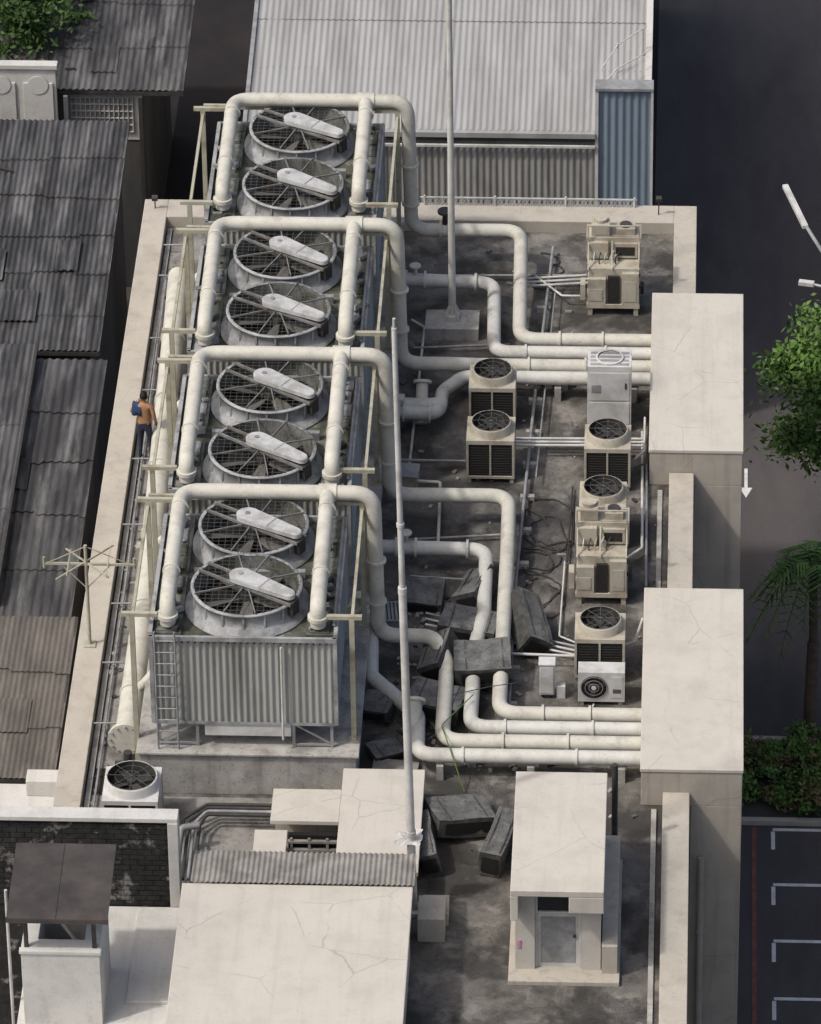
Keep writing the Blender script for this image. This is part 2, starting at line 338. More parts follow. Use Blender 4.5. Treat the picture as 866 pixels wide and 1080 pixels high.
r.box(3.5,4.9,20.9,21.35,-1.85,-1.78,galvM); r.box(3.5,3.58,20.92,20.98,-12,-1.85,acW); r.box(4.84,4.9,20.92,20.98,-12,-1.85,acW); r.build(parent=e)

# ------------------------------------------------------------ main building
B=empty('rooftop_building')
w=MB('walls'); w.box(-6.5,5.92,-26,12.05,-12,-.004,boxwM); w.build(parent=B)
w=MB('roof_deck'); w.add([(-6.1,-26,0.002),(5.5,-26,0.002),(5.5,11.4,0.002),(-6.1,11.4,0.002)],[(0,1,2,3)],deckM)
w.box(-5.86,-4.97,-9.3,11.3,.004,.02,walkM); w.box(-6.0,-.4,-13.9,-10.2,.004,.016,walkM)
w.build(parent=B)
w=MB('parapet')
w.box(-6.56,-6.02,-13.9,12.1,-.4,.3,parM); w.box(-6.02,5.45,11.35,12.1,-.4,.3,parM)
w.box(5.45,5.96,7.4,12.1,-.4,.3,parM); w.box(5.44,5.96,-3.96,1.15,-.4,.33,parM); w.box(5.42,5.95,-26,-10.2,-.4,.33,parM)
w.build(.015,parent=B)
w=MB('gutter'); w.box(-5.98,-5.88,-13,11.2,.004,.08,plM); w.box(5.2,5.3,-26,-10.4,.004,.06,plM); w.box(5.2,5.3,-3.7,.9,.004,.05,plM); w.build(parent=B)
for (x0,x1,y0,y1) in ((5.0,7.0,1.15,7.42),(4.97,7.0,-10.22,-3.96)):
    w=MB('service_duct_housing')
    w.box(x0,x1,y0,y1,.82,.9,boxM); w.box(x0+.02,x1-.02,y0+.02,y1-.02,.0,.82,boxwM)
    w.box(5.97,x1-.02,y0+.02,y1-.02,-12,-.001,boxwM)
    w.build(.012,parent=B)
w=MB('downpipe'); w.tube([(6.2,-10.3,-1.2),(6.2,-10.33,-1.5),(6.2,-10.33,-12)],.07,boxwM,.1,10); w.flange((6.2,-10.33,-3),(0,0,1),.09,boxwM); w.build(parent=B)
w=MB('plinth')
w.box(-4.9,-.62,-10.08,10.2,0,.97,plM); w.box(-4.96,-.56,-10.14,10.26,.97,1.03,plM); w.build(.015,parent=B)
w=MB('chain_link_fence')
for i in range(50):
    x=-.2+i*.095*1.0
    w.bar((x,12.0,.31),(x+.095,12.0,.5),.012,.012,acW); w.bar((x+.095,12.0,.31),(x,12.0,.5),.012,.012,acW)
w.bar((-.3,12.0,.5),(4.6,12.0,.5),.03,.03,acW)
for x in (-.2,1.4,3.,4.55): w.cyl((x,12,.3),(x,12,.55),.025,n=8,m=acW)
w.build()
for x,z in ((5.1,.7),(-6.3,.55)):
    w=MB('floodlight'); w.cyl((x,11.7,.3),(x,11.7,z),.015,n=8,m=dkM); w.obox((x,11.66,z+.04),(.13,.1,.1),EUL(20,0,0),dkM); w.build()

# ------------------------------------------------------------ cooling towers
FY=[(-8.74,-6.62),(-3.88,-1.48),(1.41,3.72),(6.53,8.93)]
def fan(t,cx,cy,z,R,ph,ja):
    t.lathe((cx,cy,z),[(R*1.17,0),(R*1.13,.06),(R*1.02,.14),(R,.2),(R,.42),(R*1.04,.425),(R*1.04,.46),(R*.975,.462)],48,frpM)
    t.lathe((cx,cy,z),[(R*.974,.461),(R*.965,.1),(R*.965,.012)],48,trayM)
    for k in range(16):
        a=k*math.pi/8; d=Vector((math.cos(a),math.sin(a),0)); p=Vector((cx,cy,z))
        t.bar(p+d*R*1.015+Vector((0,0,.14)),p+d*R*1.015+Vector((0,0,.43)),.04,.03,frpM)
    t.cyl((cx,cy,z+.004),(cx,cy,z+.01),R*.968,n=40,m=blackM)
    t.cyl((cx,cy,z+.02),(cx,cy,z+.26),.13,n=14,m=dkM)
    nb=5
    for k in range(nb):
        a=ph+k*2*math.pi/nb; d=Vector((math.cos(a),math.sin(a),0)); sd=Vector((-math.sin(a),math.cos(a),0)); o=Vector((cx,cy,z+.16))
        v=[]
        for r,w,tw in ((.15,.06,.5),(.45,.13,.40),(R*.92,.15,.25)):
            for sg in (-1,1): v.append(o+d*r+sd*(sg*w)+Vector((0,0,sg*w*tw)))
        t.add(v,[(0,1,3,2),(2,3,5,4)],bladeM,True)
    zg=z+.475
    n=int(R/.13)
    for i in range(-n,n+1):
        q=i*.13; h=math.sqrt(max(R*R-q*q,.01))
        t.bar((cx+q,cy-h,zg),(cx+q,cy+h,zg),.005,.005,wireM); t.bar((cx-h,cy+q,zg+.006),(cx+h,cy+q,zg+.006),.005,.005,wireM)
    A=Vector((-.25,.42,0)); Bv=Vector((.95,-.36,0)); d=(Bv-A).normalized(); d=RZ(ja)@d; nrm=Vector((-d.y,d.x,0)); c=Vector((cx,cy,0))
    for off in (-.15,.15):
        a0=c+nrm*off-d*(R*.98); b0=c+nrm*off+d*(R*1.1)
        t.bar(a0+Vector((0,0,zg+.02)),b0+Vector((0,0,zg+.02)),.035,.06,beamM)
    for an in (68,20,-78):
        a3=math.radians(an+ja); q=Vector((math.cos(a3),math.sin(a3),0))
        t.bar(c-q*R+Vector((0,0,zg+.02)),c+q*R+Vector((0,0,zg+.02)),.022,.035,beamM)
    rA,rB=.225,.12; P=c-d*.14; Q=c+d*1.03; out=[]
    ang=math.atan2(d.y,d.x)
    for i in range(13):
        u=ang+math.pi/2+math.pi*i/12; out.append(P+Vector((rA*math.cos(u),rA*math.sin(u),0)))
    for i in range(9):
        u=ang-math.pi/2+math.pi*i/8; out.append(Q+Vector((rB*math.cos(u),rB*math.sin(u),0)))
    nn=len(out); cc=(P+Q)/2; z0=zg+.09;z1=z0+.11
    vs=[(p.x,p.y,z0) for p in out]+[(p.x,p.y,z1-.02) for p in out]+[((p.x-cc.x)*.97+cc.x,(p.y-cc.y)*.95+cc.y,z1) for p in out]
    fs=[(i,(i+1)%nn,nn+(i+1)%nn,nn+i) for i in range(nn)]+[(nn+i,nn+(i+1)%nn,2*nn+(i+1)%nn,2*nn+i) for i in range(nn)]
    t.add(vs,fs,covM); t.add(vs[2*nn:],[tuple(range(nn))],covM); t.add(vs[:nn],[tuple(range(nn))[::-1]],covM)
    t.cyl(P+Vector((0,0,z1)),P+Vector((0,0,z1+.02)),.05,n=12,m=galvM)
    t.bar((P+Q)/2+nrm*.18+Vector((0,0,z1+.003)),(P+Q)/2-nrm*.18+Vector((0,0,z1+.003)),.02,.01,galvM)
    t.obox(Q+Vector((.02,0,zg-.12)),(.26,.22,.32),RZ(math.degrees(ang)),dkM)
for k in range(4):
    y0=-9.9+5.16*k; y1=y0+4.2; X0,X1=-4.6,-1.0
    t=MB('cooling_tower'); ZB=1.62
    for x in (-4.5,-3.75,-1.85,-1.1):
        for y in (y0+.06,(y0+y1)/2,y1-.1): t.box(x-.03,x+.03,y-.03,y+.03,1.03,ZB,galvM)
    for y in (y0+.06,y1-.1):
        t.bar((-4.5,y,1.08),(-3.75,y,1.08),.04,.04,galvM); t.bar((-1.85,y,1.08),(-1.1,y,1.08),.04,.04,galvM)
        t.bar((-4.5,y,1.1),(-3.75,y,1.58),.03,.03,galvM); t.bar((-1.85,y,1.58),(-1.1,y,1.1),.03,.03,galvM)
    t.box(X0+.05,X1-.05,y0+.08,y1-.08,ZB,ZB+.1,frpM)
    t.box(-3.6,-1.9,y0+.02,y0+1.2,1.3,ZB-.01,acW)
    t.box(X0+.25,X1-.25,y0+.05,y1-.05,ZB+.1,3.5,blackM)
    t.corr((X0,y0+.02,ZB),(X1-X0,0,0),(0,0,3.6-ZB),0,.125,.02,sidM)
    t.corr((X1,y1-.02,ZB),(X0-X1,0,0),(0,0,3.6-ZB),0,.125,.02,sidM)
    t.box(X0,X1,y0-.005,y0+.0,ZB-.04,ZB+.03,frpM)
    for x in (X0,X1):
        for y in (y0,y1): t.box(x-.04,x+.04,y-.035,y+.035,ZB,3.7,frpM)
    t.box(X0-.03,X1+.03,y0-.05,y0+.015,3.6,3.7,frpM); t.box(X0-.03,X1+.03,y1-.015,y1+.05,3.6,3.7,frpM)
    t.box(X0-.05,X0+.03,y0+.04,y1-.04,3.6,3.74,frpM); t.box(X1-.03,X1+.05,y0+.04,y1-.04,3.6,3.74,frpM)
    for x in ((X0+.02,1),(X1-.02,-1)):
        for j in range(12):
            z=1.82+j*.145
            t.obox((x[0],(y0+y1)/2,z),(.02,y1-y0-.1,.19),EUL(0,-28*x[1],0),sidM)
    t.box(X0+.06,X1-.06,y0+.03,y1-.03,3.5,3.57,topM)
    for cy in FY[k]:
        for (a,b) in ((X0+.05,-4.02),(-1.58,X1-.05)):
            t.box(a,b,cy-.98,cy+.98,3.572,3.64,trayM)
            for j in range(4):
                if rnd()<.75: t.obox(((a+b)/2+U_(-.03,.03),cy-.74+j*.49,3.66),(b-a-.14,.4,.02),EUL(0,U_(-2,2),U_(-3,3)),random.choice([trayM,topM,frpM]))
    t.box(-3.9,-1.7,(FY[k][0]+FY[k][1])/2-.06,(FY[k][0]+FY[k][1])/2+.06,3.572,3.75,galvM)
    for j,cy in enumerate(FY[k]): fan(t,-2.79,cy+.1,3.6,1.06,U_(0,1),U_(-4,3))
    if k==0:
        for x in (-4.52,-4.12): t.cyl((x,y0-.1,1.05),(x,y0-.1,3.85),.02,n=8,m=galvM)
        for j in range(10): t.cyl((-4.52,y0-.1,1.2+j*.27),(-4.12,y0-.1,1.2+j*.27),.013,n=6,m=galvM)
        t.tube([(-2.05,y0-.07,3.5),(-2.05,y0-.09,1.3)],.025,acW,.1,8)
    for j in range(26):
        x=random.choice([U_(-4.55,-4.1),U_(-1.5,-1.05)]);y=U_(y0+.1,y1-.1);s=U_(.04,.14)
        t.obox((x,y,3.67+s/2),(s*U_(1,2.5),s,s*.8),EUL(U_(-10,10),0,U_(0,90)),random.choice([covM,dkM,frpM,trayM,galvM]))
    t.tube([(-1.03,y0+.3,3.8),(-1.03,y1-.2,3.8)],.03,galvM,.1,8); t.tube([(-1.5,y0+.6,3.75),(-1.5,y1-.4,3.75)],.02,dkM,.1,6)
    t.build()
for k in range(4):
    y0=-9.9+5.16*k; f=MB('pipe_support_frame')
    for x,sg in ((-4.98,-1),(-.68,1)):
        for y in (y0+.3,y0+4.3):
            f.box(x-.05,x+.05,y-.05,y+.05,1.03 if x>-4.9 else .022,3.95,steelM)
            f.box(min(x-sg*.5,x+sg*.2),max(x-sg*.5,x+sg*.2),y-.045,y+.045,3.95,4.03,steelM)
            f.box(x-.11,x+.11,y-.11,y+.11,1.035 if x>-4.9 else .022,1.05 if x>-4.9 else .04,steelM)
        f.box(x-.03,x+.03,y0+.36,y0+4.24,3.8,3.88,steelM)
    f.box(-4.98,-.68,y0+4.5,y0+4.58,3.86,3.96,steelM)
    f.build()
H=[(-9.55,-5.6),(-4.5,-.47),(.68,4.68),(6.1,9.92)]
risers=[
 [(.75,-5.6,.75),(1.02,-6.2,.5),(1.02,-8.85,.5),(5.05,-8.85,.5)],
 [(2.1,-.45,.75),(2.12,-2.2,.6),(2.12,-7.89,.5),(5.05,-7.89,.5)],
 [(.7,4.68,.72),(1.2,5.0,.5),(5.05,5.0,.5)],
 [(2.05,9.95,.9),(2.12,6.06,.5),(5.05,6.06,.5)]]
for (a,b),rs in zip(H,risers):
    p=MB('condenser_water_pipe'); r=.155
    zr=rs[0][2]
    p.tube([(-4.28,a,3.75),(-4.28,a,4.22),(-4.3,b,4.22),(-.45,b,4.22),(-.4,b,zr)]+rs,r,pipeM,.42,18)
    p.tube([(-1.36,b,4.22),(-1.34,a,4.22),(-1.34,a,3.75)],r,pipeM,.3,18)
    for x in (-4.28,-1.34):
        p.flange((x,a,3.95),(0,0,1),.205,pipeM,.08); p.flange((x,a+1.1,4.22),(0,1,0),.18,pipeM,.04); p.flange((x,b-.6,4.22),(0,1,0),.18,pipeM,.04)
        p.obox((x,a+.6,4.0),(.1,.1,.4),RZ(0),steelM)
    p.flange((-1.36,b,4.22),(1,0,0),.185,pipeM,.36)
    p.flange((-.41,b,2.6),(0,0,1),.20,pipeM,.05); p.flange((-.41,b,1.6),(0,0,1),.20,pipeM,.05)
    e_=Vector(rs[-1]); f_=Vector(rs[-2])
    for q in (.3,.62): p.flange(f_.lerp(e_,q),(1,0,0),.195,pipeM,.05)
    for q in (.15,.5,.85):
        c=f_.lerp(e_,q); p.box(c.x-.08,c.x+.08,c.y-.2,c.y+.2,.002,.32,plM)
    p.build()
ret=[ [(-1.3,8.36,.6),(1.5,8.36,.5),(1.58,5.53,.5),(5.05,5.53,.5)],
      [(-.9,3.0,.6),(.5,3.02,.5),(.52,3.9,.5),(.95,4.52,.5),(5.05,4.52,.5)],
      [(-1.0,-2.1,.55),(1.68,-2.1,.5),(1.7,-4.4,.5),(1.56,-5.5,.42),(1.56,-8.37,.5),(5.05,-8.37,.5)],
      [(-.95,-5.1,1.2),(-.55,-5.2,.8),(-.5,-6.6,.45),(.5,-7.9,.42),(.55,-9.33,.5),(5.05,-9.33,.5)]]
for q in ret:
    p=MB('return_water_pipe'); p.tube(q,.15,pipeW,.38,18)
    a=Vector(q[0]);b=Vector(q[1]); d=b-a
    for s in (.3,.45,.85): p.flange(a+d*s,d,.21,pipeW,.05)
    m=a+d*.375; p.cyl(m,m+Vector((0,0,.35)),.05,n=8,m=pipeW); p.cyl(m+Vector((0,0,.35)),m+Vector((0,0,.38)),.13,n=14,m=pipeM)
    a=Vector(q[-2]);b=Vector(q[-1])
    for s in (.1,.5,.9):
        c=a.lerp(b,s); p.box(c.x-.07,c.x+.07,c.y-.17,c.y+.17,.002,.34,plM)
    for s in (.2,.7): p.flange(a.lerp(b,s),(1,0,0),.18,pipeW,.05)
    p.build()
p=MB('pipe_strainer'); p.tube([(-.35,3.25,.55),(.1,3.3,.5),(.5,3.35,.5)],.19,pipeM,.2,16); p.cyl((.1,3.1,.2),(.1,3.7,.85),.13,n=14,m=pipeM); p.flange((.1,3.72,.87),(0,.6,.65),.2,pipeM,.06); p.flange((-.3,3.25,.55),(1,0,0),.26,pipeM,.07); p.build()
p=MB('pipe_strainer'); p.cyl((.42,-8.5,.3),(.42,-7.9,.75),.17,n=14,m=pipeM); p.flange((.42,-7.88,.76),(0,.8,.6),.24,pipeM,.07); p.build()
p=MB('gate_valve'); p.cyl((.35,9.95,.9),(.35,9.95,1.35),.06,n=8,m=dkM); p.cyl((.35,9.95,1.35),(.35,9.95,1.4),.17,n=14,m=dkM); p.flange((.25,9.95,.9),(1,0,0),.22,pipeM,.05); p.flange((.5,9.95,.9),(1,0,0),.22,pipeM,.05); p.build()
p=MB('equalising_pipe'); p.tube([(-5.25,-9.1,.62),(-5.25,-3,.62),(-5.5,8.3,.62)],.235,pipeM,.3,22)
p.flange((-5.25,-9.12,.62),(0,1,0),.37,pipeM,.07); p.flange((-5.25,-9.02,.62),(0,1,0),.34,pipeM,.05)
for i in range(12):
    a=i*math.pi/6; p.cyl((-5.25+.31*math.cos(a),-9.19,.62+.31*math.sin(a)),(-5.25+.31*math.cos(a),-9.1,.62+.31*math.sin(a)),.025,n=6,m=galvM)
for y in (-7.6,-4.6,-1.9,.6,3.2,5.7): p.flange((-5.25 if y<-3 else -5.25-(y+3)*.022,y,.62),(0,1,0),.265,pipeM,.06)
for y in (-8,-5,-2,1,4,7): p.box(-5.62 if y>-3 else -5.5,-5.02,y-.12,y+.12,.022,.42,plM)
for k in range(4):
    y=-7.6+5.16*k; p.tube([(-5.28,y,.62),(-5.0,y,.9),(-4.7,y,1.3)],.09,pipeM,.1,12)
p.cyl((-5.2,-9.4,.02),(-5.2,-9.4,.5),.09,n=12,m=dkM); p.tube([(-5.45,-9.5,.3),(-4.95,-9.5,.3)],.05,dkM,.1,8); p.build()
c=MB('deck_conduit')
def cd(pts,r=.025,m=None): c.tube(pts,r,m or galvM,.08,8,seg=3)
cd([(2.75,10.4,.2),(2.5,4,.2),(2.3,-3,.2),(2.3,-7.2,.2)],.035,galvM)
cd([(2.86,8.9,.25),(2.62,1,.25)],.02)
for i in range(3): cd([(2.1,2.35-.13*i,.35),(4.9,2.4-.13*i,.35)],.03,acW)
for i in range(3): cd([(2.2,8.9-.16*i,.3),(3.6,9.0-.16*i,.35)],.028,acW)
cd([(2.4,9.0,.3),(3.0,8.2,.3),(3.6,8.2,.3)],.025,acW)
cd([(4.85,2.9,.2),(4.9,-1.5,.2),(4.5,-2.0,.2)],.03,acW); cd([(4.95,2.5,.12),(5.0,-2.8,.12)],.03)
for i in range(3): cd([(.5,-4.0-.2*i,.2),(3.6,-5.1-.15*i,.2)],.025,acW if i else galvM)
cd([(2.2,-5.6,.35),(3.6,-5.65,.35)],.03,acW); cd([(-.3,1.6,.25),(1.1,1.6,.25)],.03); cd([(-.3,-1.3,.15),(2.1,-1.0,.15)],.03)
cd([(-.2,9.2,.15),(3.2,9.3,.15)],.03); cd([(-.2,6.2,.15),(1.9,6.4,.15)],.03)
cd([(4.0,-6.9,.05),(3.9,-7.4,.05),(3.2,-7.5,.06)],.02,acW)
cd([(.1,-2.6,.15),(1.5,-2.7,.15),(2.8,-3.4,.15)],.02,pipeW); cd([(-.3,7.4,.12),(.0,7.1,.12),(-.1,1.2,.12)],.03,pipeM); cd([(-.2,.9,.2),(.6,.85,.2),(.65,-1.8,.2)],.035,pipeM)
cd([(3.3,-1.9,.1),(3.25,-4.6,.1),(3.7,-4.9,.1)],.02,acW); cd([(3.4,.9,.1),(3.35,-1.9,.1)],.02,dkM)
cd([(4.95,-4.5,.5),(4.8,-5.2,.4),(4.6,-5.3,.4)],.03,acW); cd([(4.7,1.4,.5),(4.9,1.7,.5),(4.9,3.0,.5)],.025,acW); cd([(4.7,1.2,.4),(4.95,1.4,.4),(4.98,3.0,.3)],.02,dkM)
for y in (-8.1,-6,-3.9,-1,1.5,4.2,6.3,8.9,10.2): cd([(-6.0,y,.25),(-5.5,y+.02,.25)],.02,galvM)
cd([(-5.78,-12,.12),(-5.78,-3,.12),(-5.85,9,.12)],.025,galvM)
for i in range(14):
    y=-7+i*1.25; c.box(2.15+.025*i,2.45+.025*i,y-.06,y+.06,.002,.13,plM)
c.build()
c=MB('loose_cable')
for s in range(7):
    x,y=U_(2.6,3.4),U_(-3.6,-.4); pts=[]; a=U_(0,6)
    for i in range(26): a+=U_(-.2,.75); x+=.11*math.cos(a); y+=.15*math.sin(a); x=min(max(x,2.4),3.45); pts.append((x,y,.03+.01*(i%3)))
    c.tube(pts,.015,dkM,.05,5,seg=2)
for s in range(4):
    x,y=U_(2.4,3.2),U_(9.2,10.2); pts=[]; a=U_(0,6)
    for i in range(12): a+=U_(-.2,.9); x+=.08*math.cos(a); y+=.1*math.sin(a); pts.append((x,y,.03+.01*(i%3)))
    c.tube(pts,.016,dkM,.05,5,seg=2)
c.tube([(1.6,-7.6,.75),(1.0,-8.6,.7),(1.2,-9.4,.72),(1.5,-9.9,.05)],.012,leafL,.2,5); c.tube([(1.1,-7.3,.5),(1.9,-7.4,.8),(2.6,-7.2,.8)],.01,dkM,.1,5)
c.build()

# ------------------------------------------------------------ poles
p=MB('lightning_mast'); p.box(.02,1.2,6.75,7.55,0,.3,plM); p.cyl((.61,7.2,.3),(.6,7.2,11.5),.085,.05,14,pipeW); p.cyl((.61,7.2,.3),(.61,7.2,.42),.16,n=14,m=pipeW)
for a in range(4): p.bar((.61,7.2,.75),(.61+.2*math.cos(a*1.57+.7),7.2+.2*math.sin(a*1.57+.7),.31),.015,.1,pipeW)
p.build()
p=MB('flagpole'); p.cyl((.66,-13.75,.05),(.54,-13.75,7.5),.085,.075,14,acW); p.cyl((.54,-13.75,7.5),(.46,-13.75,13.3),.06,.05,14,acW); p.cyl((.54,-13.75,7.45),(.54,-13.75,7.6),.085,n=14,m=acW)
p.cyl((.46,-13.75,13.3),(.46,-13.75,13.5),.03,n=10,m=acW)
p.cyl((.66,-13.75,.002),(.66,-13.75,.08),.2,n=16,m=acW)
for z in (1.9,9.): p.flange((.63 if z<3 else .52,-13.75,z),(0,0,1),.10 if z<3 else .075,acW,.08)
p.build()
p=MB('concrete_step_block'); p.box(.78,1.3,-14.7,-13.95,0,.55,parM); p.box(.85,1.35,-14.2,-13.6,0,.3,parM); p.build(.01)
p=MB('bracket_post'); px,py=-6.3,-5.45
p.cyl((px,py,.3),(px,py,2.75),.035,n=10,m=steelM); p.bar((px-.85,py,2.3),(px+1.0,py-.02,2.3),.04,.05,steelM)
p.bar((px-.55,py-.6,2.32),(px+.5,py+.65,2.32),.03,.03,steelM); p.bar((px+.5,py-.5,2.32),(px-.45,py+.5,2.32),.03,.03,steelM)
p.bar((px-.8,py,2.3),(px,py,2.72),.015,.015,steelM); p.bar((px+.9,py,2.3),(px,py,2.72),.015,.015,steelM); p.bar((px+.5,py,2.28),(px,py,1.7),.02,.02,steelM); p.bar((px-.5,py,2.28),(px,py,1.7),.02,.02,steelM)
p.bar((px-.35,py-.5,2.34),(px-.35,py+.45,2.34),.02,.02,steelM); p.bar((px+.45,py-.5,2.34),(px+.45,py+.55,2.34),.02,.02,steelM)
for q in (-.85,.98): p.cyl((px+q,py,2.2),(px+q,py,2.45),.03,n=8,m=steelM)
p.box(px-.12,px+.12,py-.12,py+.12,.302,.33,steelM); p.build()

# ------------------------------------------------------------ condensers
def fan_cond(name,cx,cy,w,d,h,body,z0=.12,R=None,hood=.2):
    m=MB(name); x0,x1,y0,y1=cx-w/2,cx+w/2,cy-d/2,cy+d/2; R=R or min(w,d)*.44
    for x in (x0+.06,x1-.06):
        for y in (y0+.06,y1-.06): m.box(x-.04,x+.04,y-.04,y+.04,.002,z0,plM)
    m.box(x0+.03,x1-.03,y0+.03,y1-.03,z0+.02,h-.08,coilM)
    m.box(x0,x1,y0,y1,h-.1,h,body); m.box(x0,x1,y0,y1,z0,z0+.06,body)
    for x in (x0,x1-.05):
        for y in (y0,y1-.05): m.box(x,x+.05,y,y+.05,z0+.06,h-.1,body)
    m.box(x0+.48*w,x0+.52*w,y0,y0+.028,z0+.06,h-.1,body)
    for j in range(11):
        z=z0+.12+j*(h-z0-.25)/11; m.box(x0+.07,x1-.07,y0+.012,y0+.02,z,z+.005,dkM)
    m.box(x1-.025,x1-.005,y0+.1,y1-.1,z0+.1,h-.12,body)
    Z=hood-.12
    m.lathe((cx,cy,h),[(R*1.1,0),(R*1.06,.04),(R*1.04,Z+.1),(R*1.0,Z+.125),(R*.96,Z+.12)],32,body)
    m.lathe((cx,cy,h),[(R*.959,Z+.119),(R*.95,.003)],32,dkM)
    m.cyl((cx,cy,h+.001),(cx,cy,h+.006),R*.96,n=28,m=blackM)
    for k in range(4):
        a=k*math.pi/2+.5; dd=Vector((math.cos(a),math.sin(a),0)); s_=Vector((-math.sin(a),math.cos(a),0)); o=Vector((cx,cy,h+.05))
        m.add([o+dd*.06-s_*.05-Vector((0,0,.02)),o+dd*.06+s_*.05+Vector((0,0,.02)),o+dd*R*.85+s_*.12+Vector((0,0,.03)),o+dd*R*.85-s_*.10-Vector((0,0,.03))],[(0,1,2,3)],dkM)
    m.cyl((cx,cy,h+.03),(cx,cy,h+.1),.09,n=12,m=dkM)
    for rr in (.3,.65,.95):
        m.tube([(cx+R*rr*math.cos(k*math.pi/12),cy+R*rr*math.sin(k*math.pi/12),h+Z+.13) for k in range(25)],.005,wireM,.01,4,seg=1)
    for k in range(8):
        a=k*math.pi/4; m.bar((cx,cy,h+Z+.135),(cx+R*math.cos(a),cy+R*math.sin(a),h+Z+.135),.008,.008,wireM)
    m.build(.006)
fan_cond('condensing_unit',1.62,3.65,1.0,.95,1.08,acM)
fan_cond('condensing_unit',1.65,1.6,1.02,.95,1.08,acM)
fan_cond('condensing_unit',4.13,1.35,.98,.95,1.08,acM)
fan_cond('condensing_unit',4.07,-.82,.98,.95,1.08,acM)
fan_cond('condensing_unit',4.1,-5.62,1.02,.95,1.08,acM)
fan_cond('round_condensing_unit',-4.95,-11.2,1.1,1.15,1.05,acW,R=.5)
def multi(name,x0,x1,y0,y1):
    m=MB(name); h=1.2
    for x in (x0+.08,x1-.08):
        for y in (y0+.08,y1-.08): m.box(x-.05,x+.05,y-.05,y+.05,.002,.2,acM)
    W=x1-x0
    m.box(x0,x1,y0,y1,.2,.3,acM); m.box(x0+.04,x1-.04,y0+.1,y1-.04,.3,h-.03,acM)
    m.box(x0+.02,x0+.36*W,y0,y0+.3,.3,h-.25,acM); m.box(x0+.66*W,x1-.02,y0,y0+.35,.3,h-.1,acM)
    m.box(x0+.40*W,x0+.62*W,y0+.03,y0+.1,.3,h-.2,coilM)
    m.box(x0-.02,x1+.02,y1-.55,y1+.02,h-.03,h+.5,acM)
    m.box(x0+.05,x0+.4*W,y1-.66,y1-.551,h+.02,h+.42,acM); m.box(x0+.5*W,x1-.06,y1-.62,y1-.551,h+.02,h+.38,acM)
    m.box(x0+.54*W,x1-.12,y1-.627,y1-.621,h+.08,h+.3,coilM)
    m.box(x0+.03*W,x0+.3*W,y0-.012,y0,.4,.7,acM); m.box(x0+.7*W,x0+.94*W,y0-.012,y0,.38,.9,acM)
    for zz in (.5,.8,1.05): m.box(x0-.005,x1+.005,y0+.36,y1-.6,zz,zz+.015,dkM)
    m.box(x0+.08*W,x0+.42*W,y1-.5,y1-.08,h+.5,h+.78,acM); m.box(x0+.55*W,x0+.9*W,y1-.45,y1-.1,h+.5,h+.66,acM)
    m.cyl((x0+.25*W,y1-.3,h+.78),(x0+.25*W,y1-.3,h+.86),.15,n=16,m=acM); m.cyl((x0+.72*W,y1-.28,h+.66),(x0+.72*W,y1-.28,h+.70),.13,n=16,m=dkM)
    for xx in (x0+.03,x0+.47*W,x1-.03): m.bar((xx,y0+.04,h-.03),(xx,y1-.6,h+.45),.03,.03,acM)
    for xx in (x0+.02,x1-.02): m.bar((xx,y1-.62,h-.03),(xx,y1-.62,h+.85),.035,.035,acM)
    m.bar((x0+.02,y1-.62,h+.84),(x1-.02,y1-.62,h+.84),.03,.03,acM)
    for j in range(5): m.tube([(x0+.15+.12*j,y0+.3,h-.03),(x0+.15+.12*j,y0+.32,h+.12),(x0+.17+.14*j,y1-.6,h+.2)],.015,(acW,dkM,steelM)[j%3],.06,6)
    m.box(x0+.45*W,x0+.58*W,y0+.4,y0+.6,h-.03,h+.12,acM)
    m.box(x0-.14,x0-.03,y0+.1,y0+.4,.35,.75,acM); m.box(x1+.01,x1+.09,y0+.3,y0+.5,.4,.6,dkM)
    m.build(.01)
multi('chiller_compressor_unit',3.55,4.72,7.85,8.95); multi('chiller_compressor_unit',3.55,4.62,-3.35,-2.25)
m=MB('upright_condenser_cabinet'); m.box(3.66,4.6,3.2,3.9,.1,1.65,acW)
for j in range(4): m.box(3.72+.0,4.54,3.26+.15*j,3.34+.15*j,1.65,1.66,galvM)
m.lathe((4.13,3.55,1.66),[(.3,0),(.3,.03),(.26,.03)],24,acW)
m.box(3.7,4.56,3.185,3.2,.2,.75,acW); m.box(3.7,4.56,3.185,3.2,.8,1.5,acW)
m.box(3.75,3.95,3.175,3.185,1.0,1.2,galvM); m.box(4.46,4.5,3.17,3.185,1.1,1.25,dkM)
m.box(3.7,3.8,3.2,3.85,.002,.1,plM); m.box(4.46,4.56,3.2,3.85,.002,.1,plM); m.build(.01)
m=MB('split_air_conditioner'); m.box(3.68,4.62,-6.88,-6.5,.1,.82,acW)
m.cyl((4.0,-6.885,.46),(4.0,-6.895,.46),.27,n=28,m=blackM)
for rr in (.10,.18,.26): m.tube([(4.0+rr*math.cos(k*math.pi/10),-6.91,.46+rr*math.sin(k*math.pi/10)) for k in range(21)],.004,acW,.01,4,seg=1)
for k in range(3):
    a=k*2.094+.4; m.obox((4.0+.13*math.cos(a),-6.9,.46+.13*math.sin(a)),(.2,.01,.09),Matrix.Rotation(-a,3,'Y'),dkM)
m.cyl((4.0,-6.89,.46),(4.0,-6.92,.46),.05,n=12,m=acW); m.box(4.34,4.58,-6.89,-6.88,.2,.72,acW)
m.box(4.38,4.55,-6.894,-6.889,.32,.42,bladeM)
m.box(3.72,3.8,-6.86,-6.5,.002,.1,plM); m.box(4.5,4.58,-6.86,-6.5,.002,.1,plM); m.build(.01)
